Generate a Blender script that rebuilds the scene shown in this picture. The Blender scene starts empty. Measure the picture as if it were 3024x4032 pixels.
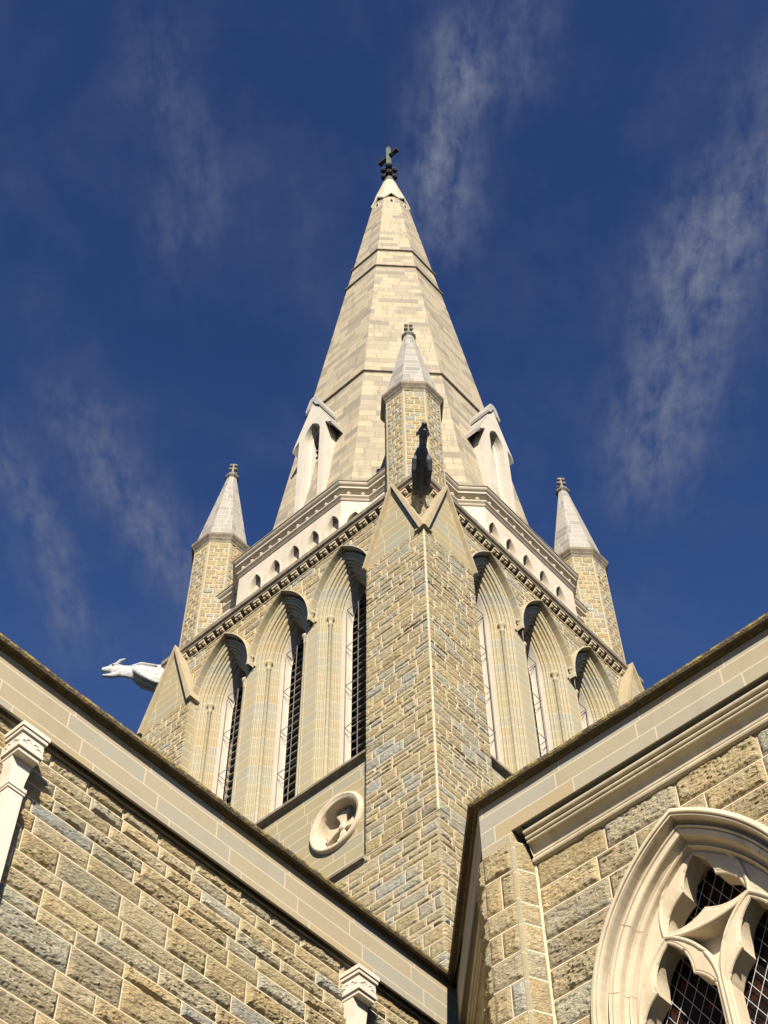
import bpy, bmesh, math, random
import numpy as np
from mathutils import Vector, Matrix

# ------------------------------------------------------------------ camera
S = bpy.context.scene
COL = S.collection
CAM = np.array([0.0, 0.0, 1.7])
PITCH, ROLL, YAW = 0.979904, -0.01408334, 0.71879516
fw = Vector((math.cos(PITCH)*math.cos(YAW), math.cos(PITCH)*math.sin(YAW), math.sin(PITCH)))
r0 = Vector((math.sin(YAW), -math.cos(YAW), 0)); u0 = r0.cross(fw)
rt = math.cos(ROLL)*r0 + math.sin(ROLL)*u0
up = -math.sin(ROLL)*r0 + math.cos(ROLL)*u0
cam_data = bpy.data.cameras.new('camera')
cam = bpy.data.objects.new('camera', cam_data); COL.objects.link(cam)
m = Matrix((rt, up, -fw)).transposed().to_4x4(); m.translation = Vector(CAM)
cam.matrix_world = m
cam_data.sensor_fit = 'VERTICAL'; cam_data.sensor_height = 24.0; cam_data.sensor_width = 18.0
cam_data.lens = 24.0*5922.4/4032.0
cam_data.clip_start = 0.1; cam_data.clip_end = 6000
S.camera = cam

# ------------------------------------------------------------------ light and exposure
SUN_AZ, SUN_EL = math.radians(-133), math.radians(34)
sun = bpy.data.lights.new('sun', 'SUN'); sun.energy = 5.0; sun.angle = math.radians(0.53); sun.color = (1.0, 0.92, 0.78)
so = bpy.data.objects.new('sun', sun); COL.objects.link(so)
sd = Vector((math.cos(SUN_EL)*math.cos(SUN_AZ), math.cos(SUN_EL)*math.sin(SUN_AZ), math.sin(SUN_EL)))
so.rotation_euler = sd.to_track_quat('Z', 'Y').to_euler(); so.location = (0, -20, 60)
S.view_settings.view_transform = 'Standard'; S.view_settings.look = 'None'
S.view_settings.gamma = 1; S.view_settings.exposure = 0.85
try: S.view_settings.use_curve_mapping = False
except Exception: pass
S.cycles.max_bounces = 6; S.cycles.diffuse_bounces = 1

# ------------------------------------------------------------------ node helper
class NT:
    def __init__(s, tree): s.t = tree; s.n = tree.nodes; s.l = tree.links
    def new(s, typ, **kw):
        n = s.n.new(typ)
        for k, v in kw.items(): setattr(n, k, v)
        return n
    def set(s, sock, v):
        if hasattr(v, 'node') or isinstance(v, bpy.types.NodeSocket): s.l.new(v, sock)
        else: sock.default_value = v
    def math(s, op, a, b=0.0, c=None, clamp=False):
        n = s.new('ShaderNodeMath', operation=op, use_clamp=clamp)
        s.set(n.inputs[0], a); s.set(n.inputs[1], b)
        if c is not None: s.set(n.inputs[2], c)
        return n.outputs[0]
    def mix(s, f, a, b, blend='MIX'):
        n = s.new('ShaderNodeMix', data_type='RGBA', blend_type=blend)
        n.clamp_factor = True
        s.set(n.inputs[0], f); s.set(n.inputs[6], a); s.set(n.inputs[7], b)
        return n.outputs[2]
    def noise(s, vec, scale, detail=3, rough=0.55, dist=0.0):
        n = s.new('ShaderNodeTexNoise'); s.l.new(vec, n.inputs['Vector'])
        n.inputs['Scale'].default_value = scale; n.inputs['Detail'].default_value = detail
        n.inputs['Roughness'].default_value = rough; n.inputs['Distortion'].default_value = dist
        return n.outputs[0]
    def ramp(s, f, stops, interp='LINEAR'):
        n = s.new('ShaderNodeValToRGB'); s.l.new(f, n.inputs[0]); e = n.color_ramp.elements
        n.color_ramp.interpolation = interp
        while len(e) < len(stops): e.new(0.5)
        for i, (p, c) in enumerate(stops):
            e[i].position = p; e[i].color = (*c, 1) if len(c) == 3 else c
        return n.outputs[0]
    def smooth(s, v, a, b):
        n = s.new('ShaderNodeMapRange', interpolation_type='SMOOTHSTEP')
        s.set(n.inputs[0], v); n.inputs[1].default_value = a; n.inputs[2].default_value = b
        return n.outputs[0]
    def xyz(s, x, y, z):
        n = s.new('ShaderNodeCombineXYZ')
        for i, v in enumerate((x, y, z)): s.set(n.inputs[i], v)
        return n.outputs[0]
    def sep(s, v):
        n = s.new('ShaderNodeSeparateXYZ'); s.l.new(v, n.inputs[0]); return n.outputs

# ------------------------------------------------------------------ sky with thin cirrus
W = bpy.data.worlds.new('World'); S.world = W; W.use_nodes = True
nt = NT(W.node_tree); nt.n.clear()
out = nt.new('ShaderNodeOutputWorld'); bg = nt.new('ShaderNodeBackground')
sky = nt.new('ShaderNodeTexSky', sky_type='NISHITA'); sky.sun_disc = False
sky.sun_elevation = SUN_EL; sky.sun_rotation = math.radians(90) - SUN_AZ
sky.altitude = 100; sky.air_density = 1.0; sky.dust_density = 0.3; sky.ozone_density = 4.0
tc = nt.new('ShaderNodeTexCoord'); d = nt.sep(tc.outputs['Generated'])
zc = nt.math('MAXIMUM', d[2], 0.05)
px = nt.math('DIVIDE', d[0], zc); py = nt.math('DIVIDE', d[1], zc)
A = nt.math('ADD', nt.math('MULTIPLY', px, math.cos(YAW)), nt.math('MULTIPLY', py, math.sin(YAW)))   # along the view
Bq = nt.math('SUBTRACT', nt.math('MULTIPLY', px, math.sin(YAW)), nt.math('MULTIPLY', py, math.cos(YAW)))
vec = nt.xyz(A, Bq, 0.0)
warp = nt.noise(vec, 9.0, 4, 0.6)
Bw = nt.math('ADD', Bq, nt.math('MULTIPLY', nt.math('SUBTRACT', warp, 0.5), 0.045))
def streak(pts, width, a0, a1, soft, amp):
    width *= 1.15
    fc = nt.new('ShaderNodeFloatCurve'); c = fc.mapping.curves[0]
    # piecewise linear centre line b(a), scaled into 0..1 (a in 0.2..1.0, b in -0.5..0.5)
    P = [((a-0.2)/0.8, b+0.5) for a, b in pts]
    while len(c.points) < len(P): c.points.new(0.5, 0.5)
    for p, q in zip(c.points, P): p.location = q; p.handle_type = 'AUTO'
    fc.mapping.update()
    nt.set(fc.inputs['Value'], nt.math('DIVIDE', nt.math('SUBTRACT', A, 0.2), 0.8))
    dist = nt.math('DIVIDE', nt.math('SUBTRACT', Bw, nt.math('SUBTRACT', fc.outputs[0], 0.5)), width)
    g = nt.math('POWER', 2.718, nt.math('MULTIPLY', nt.math('MULTIPLY', dist, dist), -1.0))
    w = nt.math('MULTIPLY', nt.smooth(A, a0-soft, a0+soft), nt.math('SUBTRACT', 1.0, nt.smooth(A, a1-soft, a1+soft)))
    return nt.math('MULTIPLY', nt.math('MULTIPLY', g, w), amp)
sts = [streak([(0.25,.056),(0.315,.054),(0.363,.046),(0.414,.044),(0.50,.040)], .022, .285, .44, .04, 1.15),
       streak([(0.25,.10),(0.30,.095),(0.34,.09),(0.40,.085)], .02, .25, .34, .03, .45),
       streak([(0.34,.285),(0.41,.241),(0.485,.229),(0.586,.216),(0.72,.205)], .034, .40, .66, .06, .95),
       streak([(0.30,.30),(0.40,.275),(0.45,.25),(0.5,.24)], .04, .30, .45, .05, .6),
       streak([(0.27,-.141),(0.328,-.142),(0.39,-.128),(0.43,-.139),(0.50,-.165)], .022, .27, .46, .05, .30),
       streak([(0.56,-.31),(0.60,-.30),(0.66,-.284),(0.81,-.262)], .020, .585, .80, .05, .58),
       streak([(0.54,-.24),(0.60,-.22),(0.665,-.196),(0.75,-.160)], .026, .57, .76, .06, .68)]
tot = sts[0]
for q in sts[1:]: tot = nt.math('ADD', tot, q)
fine = nt.noise(nt.xyz(nt.math('MULTIPLY', A, 0.45), Bq, nt.math('MULTIPLY', A, .2)), 64, 6, 0.62, 0.15)
rip = nt.noise(nt.xyz(A, nt.math('ADD', nt.math('MULTIPLY', Bq, .5), nt.math('MULTIPLY', A, .35)), 0.), 150, 3, 0.6, 0.3)
tex = nt.math('MULTIPLY', nt.smooth(fine, .18, .84), nt.math('ADD', nt.math('MULTIPLY', rip, .8), .55))
base = nt.math('MULTIPLY', nt.smooth(nt.noise(vec, 7, 5, .6, .3), .42, .8), .22)
mask = nt.math('ADD', nt.math('MULTIPLY', tot, tex), nt.math('MULTIPLY', base, nt.math('ADD', nt.math('MULTIPLY', tex, .6), .4)))
mask = nt.math('MULTIPLY', mask, nt.smooth(d[2], .3, .55))
tint = nt.mix(1.0, sky.outputs[0], (0.43, 0.585, 0.95, 1), 'MULTIPLY')
low = nt.math('MULTIPLY', nt.smooth(d[2], .98, .62), nt.smooth(d[2], .30, .55))   # the sky pales from overhead towards the horizon
tint = nt.mix(low, tint, nt.mix(1.0, tint, (2.0, 1.82, 1.6, 1), 'MULTIPLY'))
cl = nt.mix(nt.math('MULTIPLY', mask, 1.08, clamp=True), tint, (1.9, 2.2, 3.2, 1))
nt.l.new(cl, bg.inputs[0]); bg.inputs[1].default_value = 0.05
nt.l.new(bg.outputs[0], out.inputs[0])

# ------------------------------------------------------------------ materials
def mat(name):
    mt = bpy.data.materials.new(name); mt.use_nodes = True
    t = NT(mt.node_tree); b = t.n['Principled BSDF']; b.inputs['Roughness'].default_value = 0.9
    b.inputs['Specular IOR Level'].default_value = 0.25
    return mt, t, b
def posvec(t):
    g = t.new('ShaderNodeNewGeometry'); return g.outputs['Position'], g.outputs['True Normal']
def wallvec(t):
    """u along the wall, v up, for any upright or battered face"""
    P, N = posvec(t); p = t.sep(P); n = t.sep(N)
    ln = t.math('MAXIMUM', t.math('SQRT', t.math('ADD', t.math('MULTIPLY', n[0], n[0]), t.math('MULTIPLY', n[1], n[1]))), 1e-3)
    u = t.math('DIVIDE', t.math('SUBTRACT', t.math('MULTIPLY', n[0], p[1]), t.math('MULTIPLY', n[1], p[0])), ln)
    return u, p[2], P
def bump(t, b, h, strength, dist):
    bn = t.new('ShaderNodeBump'); bn.inputs['Strength'].default_value = strength; bn.inputs['Distance'].default_value = dist
    t.l.new(h, bn.inputs['Height']); t.l.new(bn.outputs[0], b.inputs['Normal'])

AL = .74   # overall reflectance of the stone
def sc(c, k=None): return tuple(x*(k or AL) for x in c)
def stone_mat(name, bscale=1.0):
    """rock-faced blocks: each block's own colour comes from a face attribute"""
    mt, t, b = mat(name); P, N = posvec(t)
    at = t.new('ShaderNodeAttribute', attribute_name='col')
    n1 = t.noise(P, 3.2/bscale, 5, .6); n2 = t.noise(P, 24/bscale, 5, .65); n3 = t.noise(P, 9/bscale, 4, .6, .5)
    c = t.mix(t.smooth(n1, .35, .75), at.outputs[0], t.mix(1.0, at.outputs[0], (1.04, .97, .87, 1), 'MULTIPLY'))
    c = t.mix(t.math('MULTIPLY', t.smooth(t.noise(P, 1.9/bscale, 4, .6), .5, .68), .55), c, t.mix(1.0, c, (.92, 1.0, 1.10, 1), 'MULTIPLY'))
    c = t.mix(t.math('MULTIPLY', t.smooth(n3, .55, .75), .45), c, t.mix(1.0, c, (.70, .66, .62, 1), 'MULTIPLY'))
    c = t.mix(t.smooth(n2, .25, .8), t.mix(1.0, c, (.82, .82, .84, 1), 'MULTIPLY'), t.mix(1.0, c, (1.12, 1.1, 1.06, 1), 'MULTIPLY'))
    t.l.new(c, b.inputs['Base Color'])
    p = t.sep(P); Q = t.xyz(p[0], p[1], t.math('MULTIPLY', p[2], 2.3))
    a1 = t.noise(Q, 7/bscale, 6, .68, .4); a2 = t.noise(Q, 19/bscale, 5, .7, .3); a3 = t.noise(P, 70/bscale, 3, .7)
    h = t.math('ADD', t.math('ADD', t.math('MULTIPLY', t.smooth(a1, .44, .56), .55), t.math('MULTIPLY', t.smooth(a2, .40, .60), .40)), t.math('MULTIPLY', a3, .22))
    bump(t, b, h, .9, .022*bscale)
    return mt
def plain_mat(name, col, var=.12, scale=6, rough=.9, bstr=.25, bdist=.01, stain=None, metallic=0):
    mt, t, b = mat(name); P, N = posvec(t)
    n1 = t.noise(P, scale, 5, .6); n2 = t.noise(P, scale*7, 4, .6)
    col = sc(col); stain = stain and (sc(stain[0]), stain[1])
    lo = tuple(c*(1-var) for c in col)+(1,); hi = tuple(min(1, c*(1+var)) for c in col)+(1,)
    c = t.mix(t.smooth(n1, .3, .7), lo, hi)
    c = t.mix(t.math('MULTIPLY', t.smooth(n2, .45, .8), .25), c, tuple(c_*.8 for c_ in col)+(1,))
    if stain:
        p = t.sep(P)
        st = t.noise(t.xyz(t.math('MULTIPLY', p[0], 3.0), t.math('MULTIPLY', p[1], 3.0), t.math('MULTIPLY', p[2], .5)), 1.6, 5, .65)
        c = t.mix(t.math('MULTIPLY', t.smooth(st, .52, .75), stain[1]), c, (*stain[0], 1))
    t.l.new(c, b.inputs['Base Color']); b.inputs['Roughness'].default_value = rough; b.inputs['Metallic'].default_value = metallic
    bump(t, b, t.math('ADD', n2, n1), bstr, bdist)
    return mt
def ashlar_mat(name, stops, mortar, bw, bh, ms, bstr=.3, stain=None, jit=1.0, blotch=.25, soft=.06):
    mt, t, b = mat(name); u, v, P = wallvec(t); stops = [(p, sc(c)) for p, c in stops]; mortar = sc(mortar); stain = stain and (sc(stain[0]), stain[1])
    row = t.math('FLOOR', t.math('DIVIDE', v, bh))
    wn = t.new('ShaderNodeTexWhiteNoise', noise_dimensions='1D'); t.set(wn.inputs['W'], row)
    uu = t.math('ADD', u, t.math('MULTIPLY', wn.outputs[0], jit*bw))
    br = t.new('ShaderNodeTexBrick'); br.offset = .5; br.squash = 1
    t.l.new(t.xyz(uu, v, 0.0), br.inputs['Vector'])
    for k, val in (('Scale', 1), ('Mortar Size', ms), ('Mortar Smooth', soft), ('Bias', 0), ('Brick Width', bw), ('Row Height', bh)): br.inputs[k].default_value = val
    br.inputs['Color1'].default_value = (0, 0, 0, 1); br.inputs['Color2'].default_value = (1, 1, 1, 1); br.inputs['Mortar'].default_value = (.5, .5, .5, 1)
    c = t.ramp(br.outputs[0], stops)
    n1 = t.noise(P, 2.2, 5, .62, .3); n2 = t.noise(P, 30, 4, .6)
    c = t.mix(t.math('MULTIPLY', t.smooth(n1, .48, .75), blotch), c, t.mix(1.0, c, (.74, .68, .62, 1), 'MULTIPLY'))
    c = t.mix(t.smooth(n2, .3, .75), t.mix(1.0, c, (.93, .93, .94, 1), 'MULTIPLY'), c)
    if stain:
        st = t.noise(t.xyz(t.math('MULTIPLY', u, 2.2), t.math('MULTIPLY', v, .35), 0.), 1.3, 5, .65)
        c = t.mix(t.math('MULTIPLY', t.smooth(st, .5, .72), stain[1]), c, (*stain[0], 1))
    c = t.mix(br.outputs[1], c, (*mortar, 1))
    t.l.new(c, b.inputs['Base Color'])
    bump(t, b, t.math('SUBTRACT', t.math('MULTIPLY', n2, .25), br.outputs[1]), bstr, .01)
    return mt

M = {}
M['rock'] = stone_mat('rock_faced_sandstone', 1.0)
M['rock_far'] = stone_mat('rock_faced_sandstone_small', 1.6)
M['mortar'] = plain_mat('lime_mortar', (.92, .77, .52), .08, 5)
M['band'] = ashlar_mat('smooth_sandstone_band', [(0, (.52, .41, .24)), (.3, (.47, .42, .32)), (.55, (.51, .405, .24)), (.78, (.45, .425, .345)), (1, (.545, .42, .235))], (.68, .58, .42), 1.15, .24, .0095, .15, ((.36, .30, .20), .3), 2.3, .22)
M['ashlar'] = ashlar_mat('tower_smooth_ashlar', [(0, (.48, .395, .225)), (.4, (.49, .40, .23)), (.75, (.46, .395, .25)), (.93, (.43, .405, .30)), (1, (.50, .40, .23))], (.66, .55, .37), .95, .36, .016, .2, None, 2.1, .15)
def jamb_mat():
    mt, t, b = mat('dressed_jamb_stone'); P, N = posvec(t); p = t.sep(P)
    vq = t.math('DIVIDE', p[2], .37); row = t.math('FLOOR', vq); fr = t.math('FRACT', vq)
    w1 = t.new('ShaderNodeTexWhiteNoise', noise_dimensions='1D'); t.set(w1.inputs['W'], row)
    blk = t.math('FLOOR', t.math('ADD', t.math('DIVIDE', t.math('ADD', p[0], p[1]), .40), t.math('MULTIPLY', w1.outputs[0], 3.0)))
    w2 = t.new('ShaderNodeTexWhiteNoise', noise_dimensions='2D'); t.l.new(t.xyz(row, blk, 0.0), w2.inputs['Vector'])
    st = [(0, (.52, .435, .265)), (.25, (.50, .435, .30)), (.45, (.535, .43, .25)), (.62, (.465, .435, .34)), (.78, (.525, .445, .28)), (.9, (.50, .445, .32)), (1, (.545, .43, .24))]
    c = t.ramp(w2.outputs[0], [(q, sc(k)) for q, k in st])
    n1 = t.noise(P, 3, 5, .6); c = t.mix(t.math('MULTIPLY', t.smooth(n1, .45, .75), .25), c, t.mix(1.0, c, (.76, .72, .68, 1), 'MULTIPLY'))
    ln = t.math('LESS_THAN', t.math('ABSOLUTE', t.math('SUBTRACT', fr, .5)), .478)
    c = t.mix(ln, (*sc((.74, .64, .47)), 1), c)
    t.l.new(c, b.inputs['Base Color']); bump(t, b, n1, .2, .01); return mt
M['jamb'] = jamb_mat()
M['spire'] = ashlar_mat('pale_spire_limestone', [(0, (.55, .46, .31)), (.38, (.585, .49, .33)), (.58, (.505, .425, .30)), (.8, (.42, .355, .26)), (1, (.335, .285, .225))], (.36, .30, .22), .86, .47, .02, .2, ((.27, .235, .175), .6), 2.7, .6)
M['cap'] = ashlar_mat('grey_turret_cap_stone', [(0, (.43, .395, .335)), (.45, (.47, .43, .365)), (.75, (.385, .355, .305)), (1, (.31, .29, .255))], (.58, .54, .46), .55, .36, .014, .2, ((.30, .285, .26), .45), .9, .35)
M['cream'] = plain_mat('pale_cream_dressed_stone', (.74, .64, .50), .06, 3, stain=((.50, .42, .31), .45))
M['capstone'] = plain_mat('pale_capstone', (.66, .57, .41), .08, 2.5, stain=((.45, .38, .27), .5))
M['lucarne'] = ashlar_mat('white_lucarne_stone', [(0, (.74, .66, .54)), (.5, (.77, .69, .57)), (1, (.70, .62, .51))], (.60, .53, .43), .7, .5, .008, .15, ((.62, .55, .46), .35), .6, .1)
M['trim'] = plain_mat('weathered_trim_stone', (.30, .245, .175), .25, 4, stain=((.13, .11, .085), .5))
M['coping_stone'] = plain_mat('buff_coping_stone', (.52, .42, .26), .1, 4, stain=((.36, .29, .19), .4))
M['roofstone'] = plain_mat('grey_weathered_slab', (.47, .44, .39), .12, 3, stain=((.30, .27, .23), .5))
M['dentil'] = plain_mat('dentil_stone', (.66, .54, .37), .08, 4)
M['winframe'] = plain_mat('warm_window_limestone', (.76, .63, .445), .10, 2.6, stain=((.50, .385, .25), .55))
M['cornice'] = plain_mat('warm_cornice_limestone', (.66, .555, .385), .15, 2.5, stain=((.30, .225, .14), .6))
M['joint'] = plain_mat('dark_open_joint', (.20, .13, .075), .3, 12)
M['reveal'] = plain_mat('smooth_window_reveal', (.76, .68, .57), .04, 3)
M['white'] = plain_mat('white_painted_stone', (.64, .635, .62), .18, 9, .7, .6, .04, stain=((.27, .265, .255), .65))
M['shaded_white'] = plain_mat('shaded_painted_stone', (.13, .13, .135), .3, 5, .6, stain=((.07, .068, .068), .8))  # dark copy of the white gargoyle stone: shade of the front one painted in
M['pipe'] = plain_mat('cream_painted_metal', (.85, .76, .63), .03, 3, .5)
M['iron'] = plain_mat('dark_iron', (.045, .04, .038), .3, 8, .6)
M['rod'] = plain_mat('rusty_grey_rod', (.24, .21, .18), .2, 8, .6)
M['verdigris'] = plain_mat('green_grey_copper', (.22, .25, .20), .25, 6, .6, stain=((.12, .12, .1), .5))
M['lead'] = plain_mat('lead_sheet', (.15, .145, .14), .2, 6, .55)
M['louvre'] = plain_mat('grey_louvre_board', (.33, .31, .285), .15, 6, .7)
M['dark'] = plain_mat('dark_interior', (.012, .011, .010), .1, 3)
M['wire'] = plain_mat('galvanised_wire', (.62, .62, .62), .08, 9, .4, metallic=.3)
M['knob'] = plain_mat('dark_stained_finial_stone', (.30, .27, .22), .25, 8, stain=((.10, .09, .075), .6))
M['slate'] = plain_mat('roof_slate', (.10, .10, .11), .2, 5)
M['ground'] = plain_mat('dark_lawn_ground', (.045, .05, .03), .2, 1.5)
def moss_mat():
    mt, t, b = mat('lichen_covered_coping'); P, N = posvec(t); nz = t.sep(N)[2]
    n = t.noise(P, 11, 5, .7); n2 = t.noise(P, 40, 3, .6); n0 = t.noise(P, 2.4, 3, .6)
    c = t.mix(t.smooth(n, .4, .62), (.085, .068, .045, 1), (.36, .26, .07, 1))
    c = t.mix(t.smooth(n2, .62, .8), c, (.46, .38, .20, 1))
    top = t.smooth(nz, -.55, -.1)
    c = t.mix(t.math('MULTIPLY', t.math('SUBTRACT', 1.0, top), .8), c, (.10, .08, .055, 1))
    c = t.mix(t.math('MULTIPLY', t.smooth(n0, .58, .72), .5), c, (.10, .085, .06, 1))
    t.l.new(c, b.inputs['Base Color']); bump(t, b, t.math('ADD', n, n2), .8, .03); return mt
M['moss'] = moss_mat()
def glass_mat():
    mt, t, b = mat('old_leaded_glass'); P, N = posvec(t)
    n = t.noise(P, 3.2, 4, .6, .6)
    c = t.mix(t.smooth(n, .52, .72), (.012, .008, .007, 1), (.085, .028, .012, 1))
    t.l.new(c, b.inputs['Base Color']); b.inputs['Roughness'].default_value = .55; b.inputs['Specular IOR Level'].default_value = .08
    return mt
M['glass'] = glass_mat()

# ------------------------------------------------------------------ mesh builder
Z = np.array([0., 0., 1.])
class MB:
    def __init__(s): s.v = []; s.nv = 0; s.q = []; s.qm = []; s.qc = []; s.ng = []; s.ngm = []
    def add(s, V): V = np.asarray(V, float).reshape(-1, 3); k = s.nv; s.v.append(V); s.nv += len(V); return k
    def quads(s, Q, mi=0, col=None):
        Q = np.asarray(Q, int).reshape(-1, 4)
        if not len(Q): return
        s.q.append(Q); s.qm.append(np.full(len(Q), mi))
        s.qc.append(np.tile(np.asarray(col if col is not None else (.45, .36, .22), float), (len(Q), 1)) if np.ndim(col) < 2 else np.asarray(col))
    def poly(s, V, mi=0):
        k = s.add(V); n = len(V)
        if n == 4: s.quads([[k, k+1, k+2, k+3]], mi)
        else: s.ng.append(list(range(k, k+n))); s.ngm.append(mi)
    def faces(s, V, F, mi=0):
        k = s.add(V)
        for f in F:
            if len(f) == 4: s.quads([[k+i for i in f]], mi)
            else: s.ng.append([k+i for i in f]); s.ngm.append(mi)
    def hexa(s, p, mi=0):
        """8 corners: bottom ring 0-3, top ring 4-7"""
        k = s.add(p)
        s.quads(k+np.array([[3, 2, 1, 0], [4, 5, 6, 7], [0, 1, 5, 4], [1, 2, 6, 5], [2, 3, 7, 6], [3, 0, 4, 7]]), mi)
    def box(s, lo, hi, mi=0):
        (a, b, c), (d, e, f) = lo, hi
        s.hexa([(a, b, c), (d, b, c), (d, e, c), (a, e, c), (a, b, f), (d, b, f), (d, e, f), (a, e, f)], mi)
    def obox(s, O, U, V, N, mi=0):
        O, U, V, N = map(np.asarray, (O, U, V, N))
        s.hexa([O, O+U, O+U+V, O+V, O+N, O+U+N, O+U+V+N, O+V+N], mi)
    def sweep_plan(s, pts, prof, closed=False, mi=0, caps=True):
        """profile (out, z) carried along a plan polyline; outward is to the right of travel"""
        P = np.asarray(pts, float); n = len(P); R = []
        for i in range(n):
            ds = []
            if closed or i > 0: ds.append(P[i]-P[i-1])
            if closed or i < n-1: ds.append(P[(i+1) % n]-P[i])
            ns = [np.array([q[1], -q[0]])/np.hypot(*q) for q in ds]
            mv = sum(ns)/len(ns); mv = mv/(mv@mv) if mv@mv > .05 else ns[0]
            R.append([[P[i][0]+o*mv[0], P[i][1]+o*mv[1], z] for o, z in prof])
        R = np.array(R); mP = len(prof); k = s.add(R)
        Q = []
        for i in range(n if closed else n-1):
            a = k+i*mP; b = k+((i+1) % n)*mP
            for j in range(mP-1): Q.append([a+j, b+j, b+j+1, a+j+1])
        s.quads(Q, mi)
        if not closed and caps:
            s.poly(R[0], mi); s.poly(R[-1][::-1], mi)
    def tube(s, pts, r, seg=6, mi=0, closed=False):
        P = np.asarray(pts, float); n = len(P); rr = np.broadcast_to(np.asarray(r, float), (n,)); R = []
        for i in range(n):
            t = P[(i+1) % n]-P[i-1] if closed else P[min(i+1, n-1)]-P[max(i-1, 0)]
            t = t/(np.linalg.norm(t)+1e-9)
            a = np.cross(t, Z if abs(t[2]) < .9 else np.array([1., 0, 0])); a /= np.linalg.norm(a); b = np.cross(t, a)
            th = np.arange(seg)*2*math.pi/seg
            R.append(P[i]+rr[i]*(np.outer(np.cos(th), a)+np.outer(np.sin(th), b)))
        k = s.add(np.array(R)); Q = []
        for i in range(n if closed else n-1):
            for j in range(seg):
                i2 = (i+1) % n; j2 = (j+1) % seg
                Q.append([k+i*seg+j, k+i*seg+j2, k+i2*seg+j2, k+i2*seg+j])
        s.quads(Q, mi)
        if not closed:
            s.poly(R[0][::-1], mi); s.poly(R[-1], mi)
    def lathe(s, c, prof, seg=16, axis=Z, mi=0):
        """profile (radius, height) turned about axis through c"""
        c = np.asarray(c, float); ax = np.asarray(axis, float); ax /= np.linalg.norm(ax)
        a = np.cross(ax, Z if abs(ax[2]) < .9 else np.array([1., 0, 0])); a /= np.linalg.norm(a); b = np.cross(ax, a)
        th = np.arange(seg)*2*math.pi/seg; ring = np.outer(np.cos(th), a)+np.outer(np.sin(th), b)
        V = np.array([c+ring*r+ax*h for r, h in prof]); k = s.add(V); Q = []
        for i in range(len(prof)-1):
            for j in range(seg): Q.append([k+i*seg+j, k+i*seg+(j+1) % seg, k+(i+1)*seg+(j+1) % seg, k+(i+1)*seg+j])
        s.quads(Q, mi)
    def ball(s, c, r, mi=0, sq=(1, 1, 1)):
        c = np.asarray(c, float); V = []; n, mm = 8, 5
        for i in range(mm+1):
            ph = -math.pi/2+math.pi*i/mm
            for j in range(n):
                th = 2*math.pi*j/n; V.append(c+np.array([math.cos(ph)*math.cos(th)*sq[0], math.cos(ph)*math.sin(th)*sq[1], math.sin(ph)*sq[2]])*r)
        k = s.add(V); s.quads([[k+i*n+j, k+i*n+(j+1) % n, k+(i+1)*n+(j+1) % n, k+(i+1)*n+j] for i in range(mm) for j in range(n)], mi)
    def build(s, name, mats, parent=None, smooth=False):
        me = bpy.data.meshes.new(name); V = np.concatenate(s.v) if s.v else np.zeros((0, 3))
        off = np.array(parent.location) if parent is not None and 'base' not in parent else np.zeros(3)
        p = parent; off = np.zeros(3)
        while p is not None: off += np.array(p.location); p = p.parent
        V = V-off
        Q = np.concatenate(s.q) if s.q else np.zeros((0, 4), int)
        nq = len(Q); nl = nq*4+sum(map(len, s.ng))
        me.vertices.add(len(V)); me.vertices.foreach_set('co', V.astype(np.float32).ravel())
        me.loops.add(nl); me.polygons.add(nq+len(s.ng))
        li = Q.ravel().tolist(); st = list(range(0, nq*4, 4))
        for g in s.ng: st.append(len(li)); li += g
        me.loops.foreach_set('vertex_index', np.array(li, np.int32))
        me.polygons.foreach_set('loop_start', np.array(st, np.int32))
        mi = np.concatenate(s.qm+[np.array(s.ngm, int)]) if s.qm else np.array(s.ngm, int)
        me.polygons.foreach_set('material_index', mi.astype(np.int32))
        me.polygons.foreach_set('use_smooth', np.full(len(mi), smooth))
        mats = mats if isinstance(mats, (list, tuple)) else [mats]
        for q in mats: me.materials.append(M[q])
        if any(q.startswith('rock') for q in mats):
            c = np.concatenate(s.qc+[np.tile((.45, .36, .22), (len(s.ng), 1))]) if s.ng else np.concatenate(s.qc)
            a = me.attributes.new('col', 'FLOAT_VECTOR', 'FACE'); a.data.foreach_set('vector', c.astype(np.float32).ravel())
        me.update(calc_edges=True); me.validate()
        o = bpy.data.objects.new(name, me); COL.objects.link(o)
        if parent is not None: o.parent = parent
        return o
def tag(o, label=None, cat=None, group=None, kind=None):
    if label: o['label'] = label
    if cat: o['category'] = cat
    if group: o['group'] = group
    if kind: o['kind'] = kind
    return o
def thing(name, loc, label, cat, group=None):
    o = bpy.data.objects.new(name, None); o.location = loc; o.empty_display_size = .3; COL.objects.link(o)
    return tag(o, label, cat, group)

def vn(x, y, s):
    xi = np.floor(x); yi = np.floor(y); fx = x-xi; fy = y-yi; fx = fx*fx*(3-2*fx); fy = fy*fy*(3-2*fy)
    h = lambda a, b: np.modf(np.abs(np.sin(a*127.1+b*311.7+s*74.7)*43758.5453))[0]
    return (h(xi, yi)*(1-fx)+h(xi+1, yi)*fx)*(1-fy)+(h(xi, yi+1)*(1-fx)+h(xi+1, yi+1)*fx)*fy
PAL = [((.455, .365, .20), 5), ((.49, .40, .225), 4), ((.43, .35, .205), 4), ((.435, .385, .265), 3.2), ((.42, .395, .295), 3), ((.395, .385, .315), 2), ((.465, .39, .24), 4), ((.37, .31, .20), 1.0), ((.41, .36, .245), 1)]
def pick(rng):
    w = np.array([p[1] for p in PAL]); c = np.array(PAL[rng.choice(len(PAL), p=w/w.sum())][0])
    return c*rng.uniform(.92, 1.1)*AL*1.36*np.array([1.0, .995, 1.02])
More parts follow.
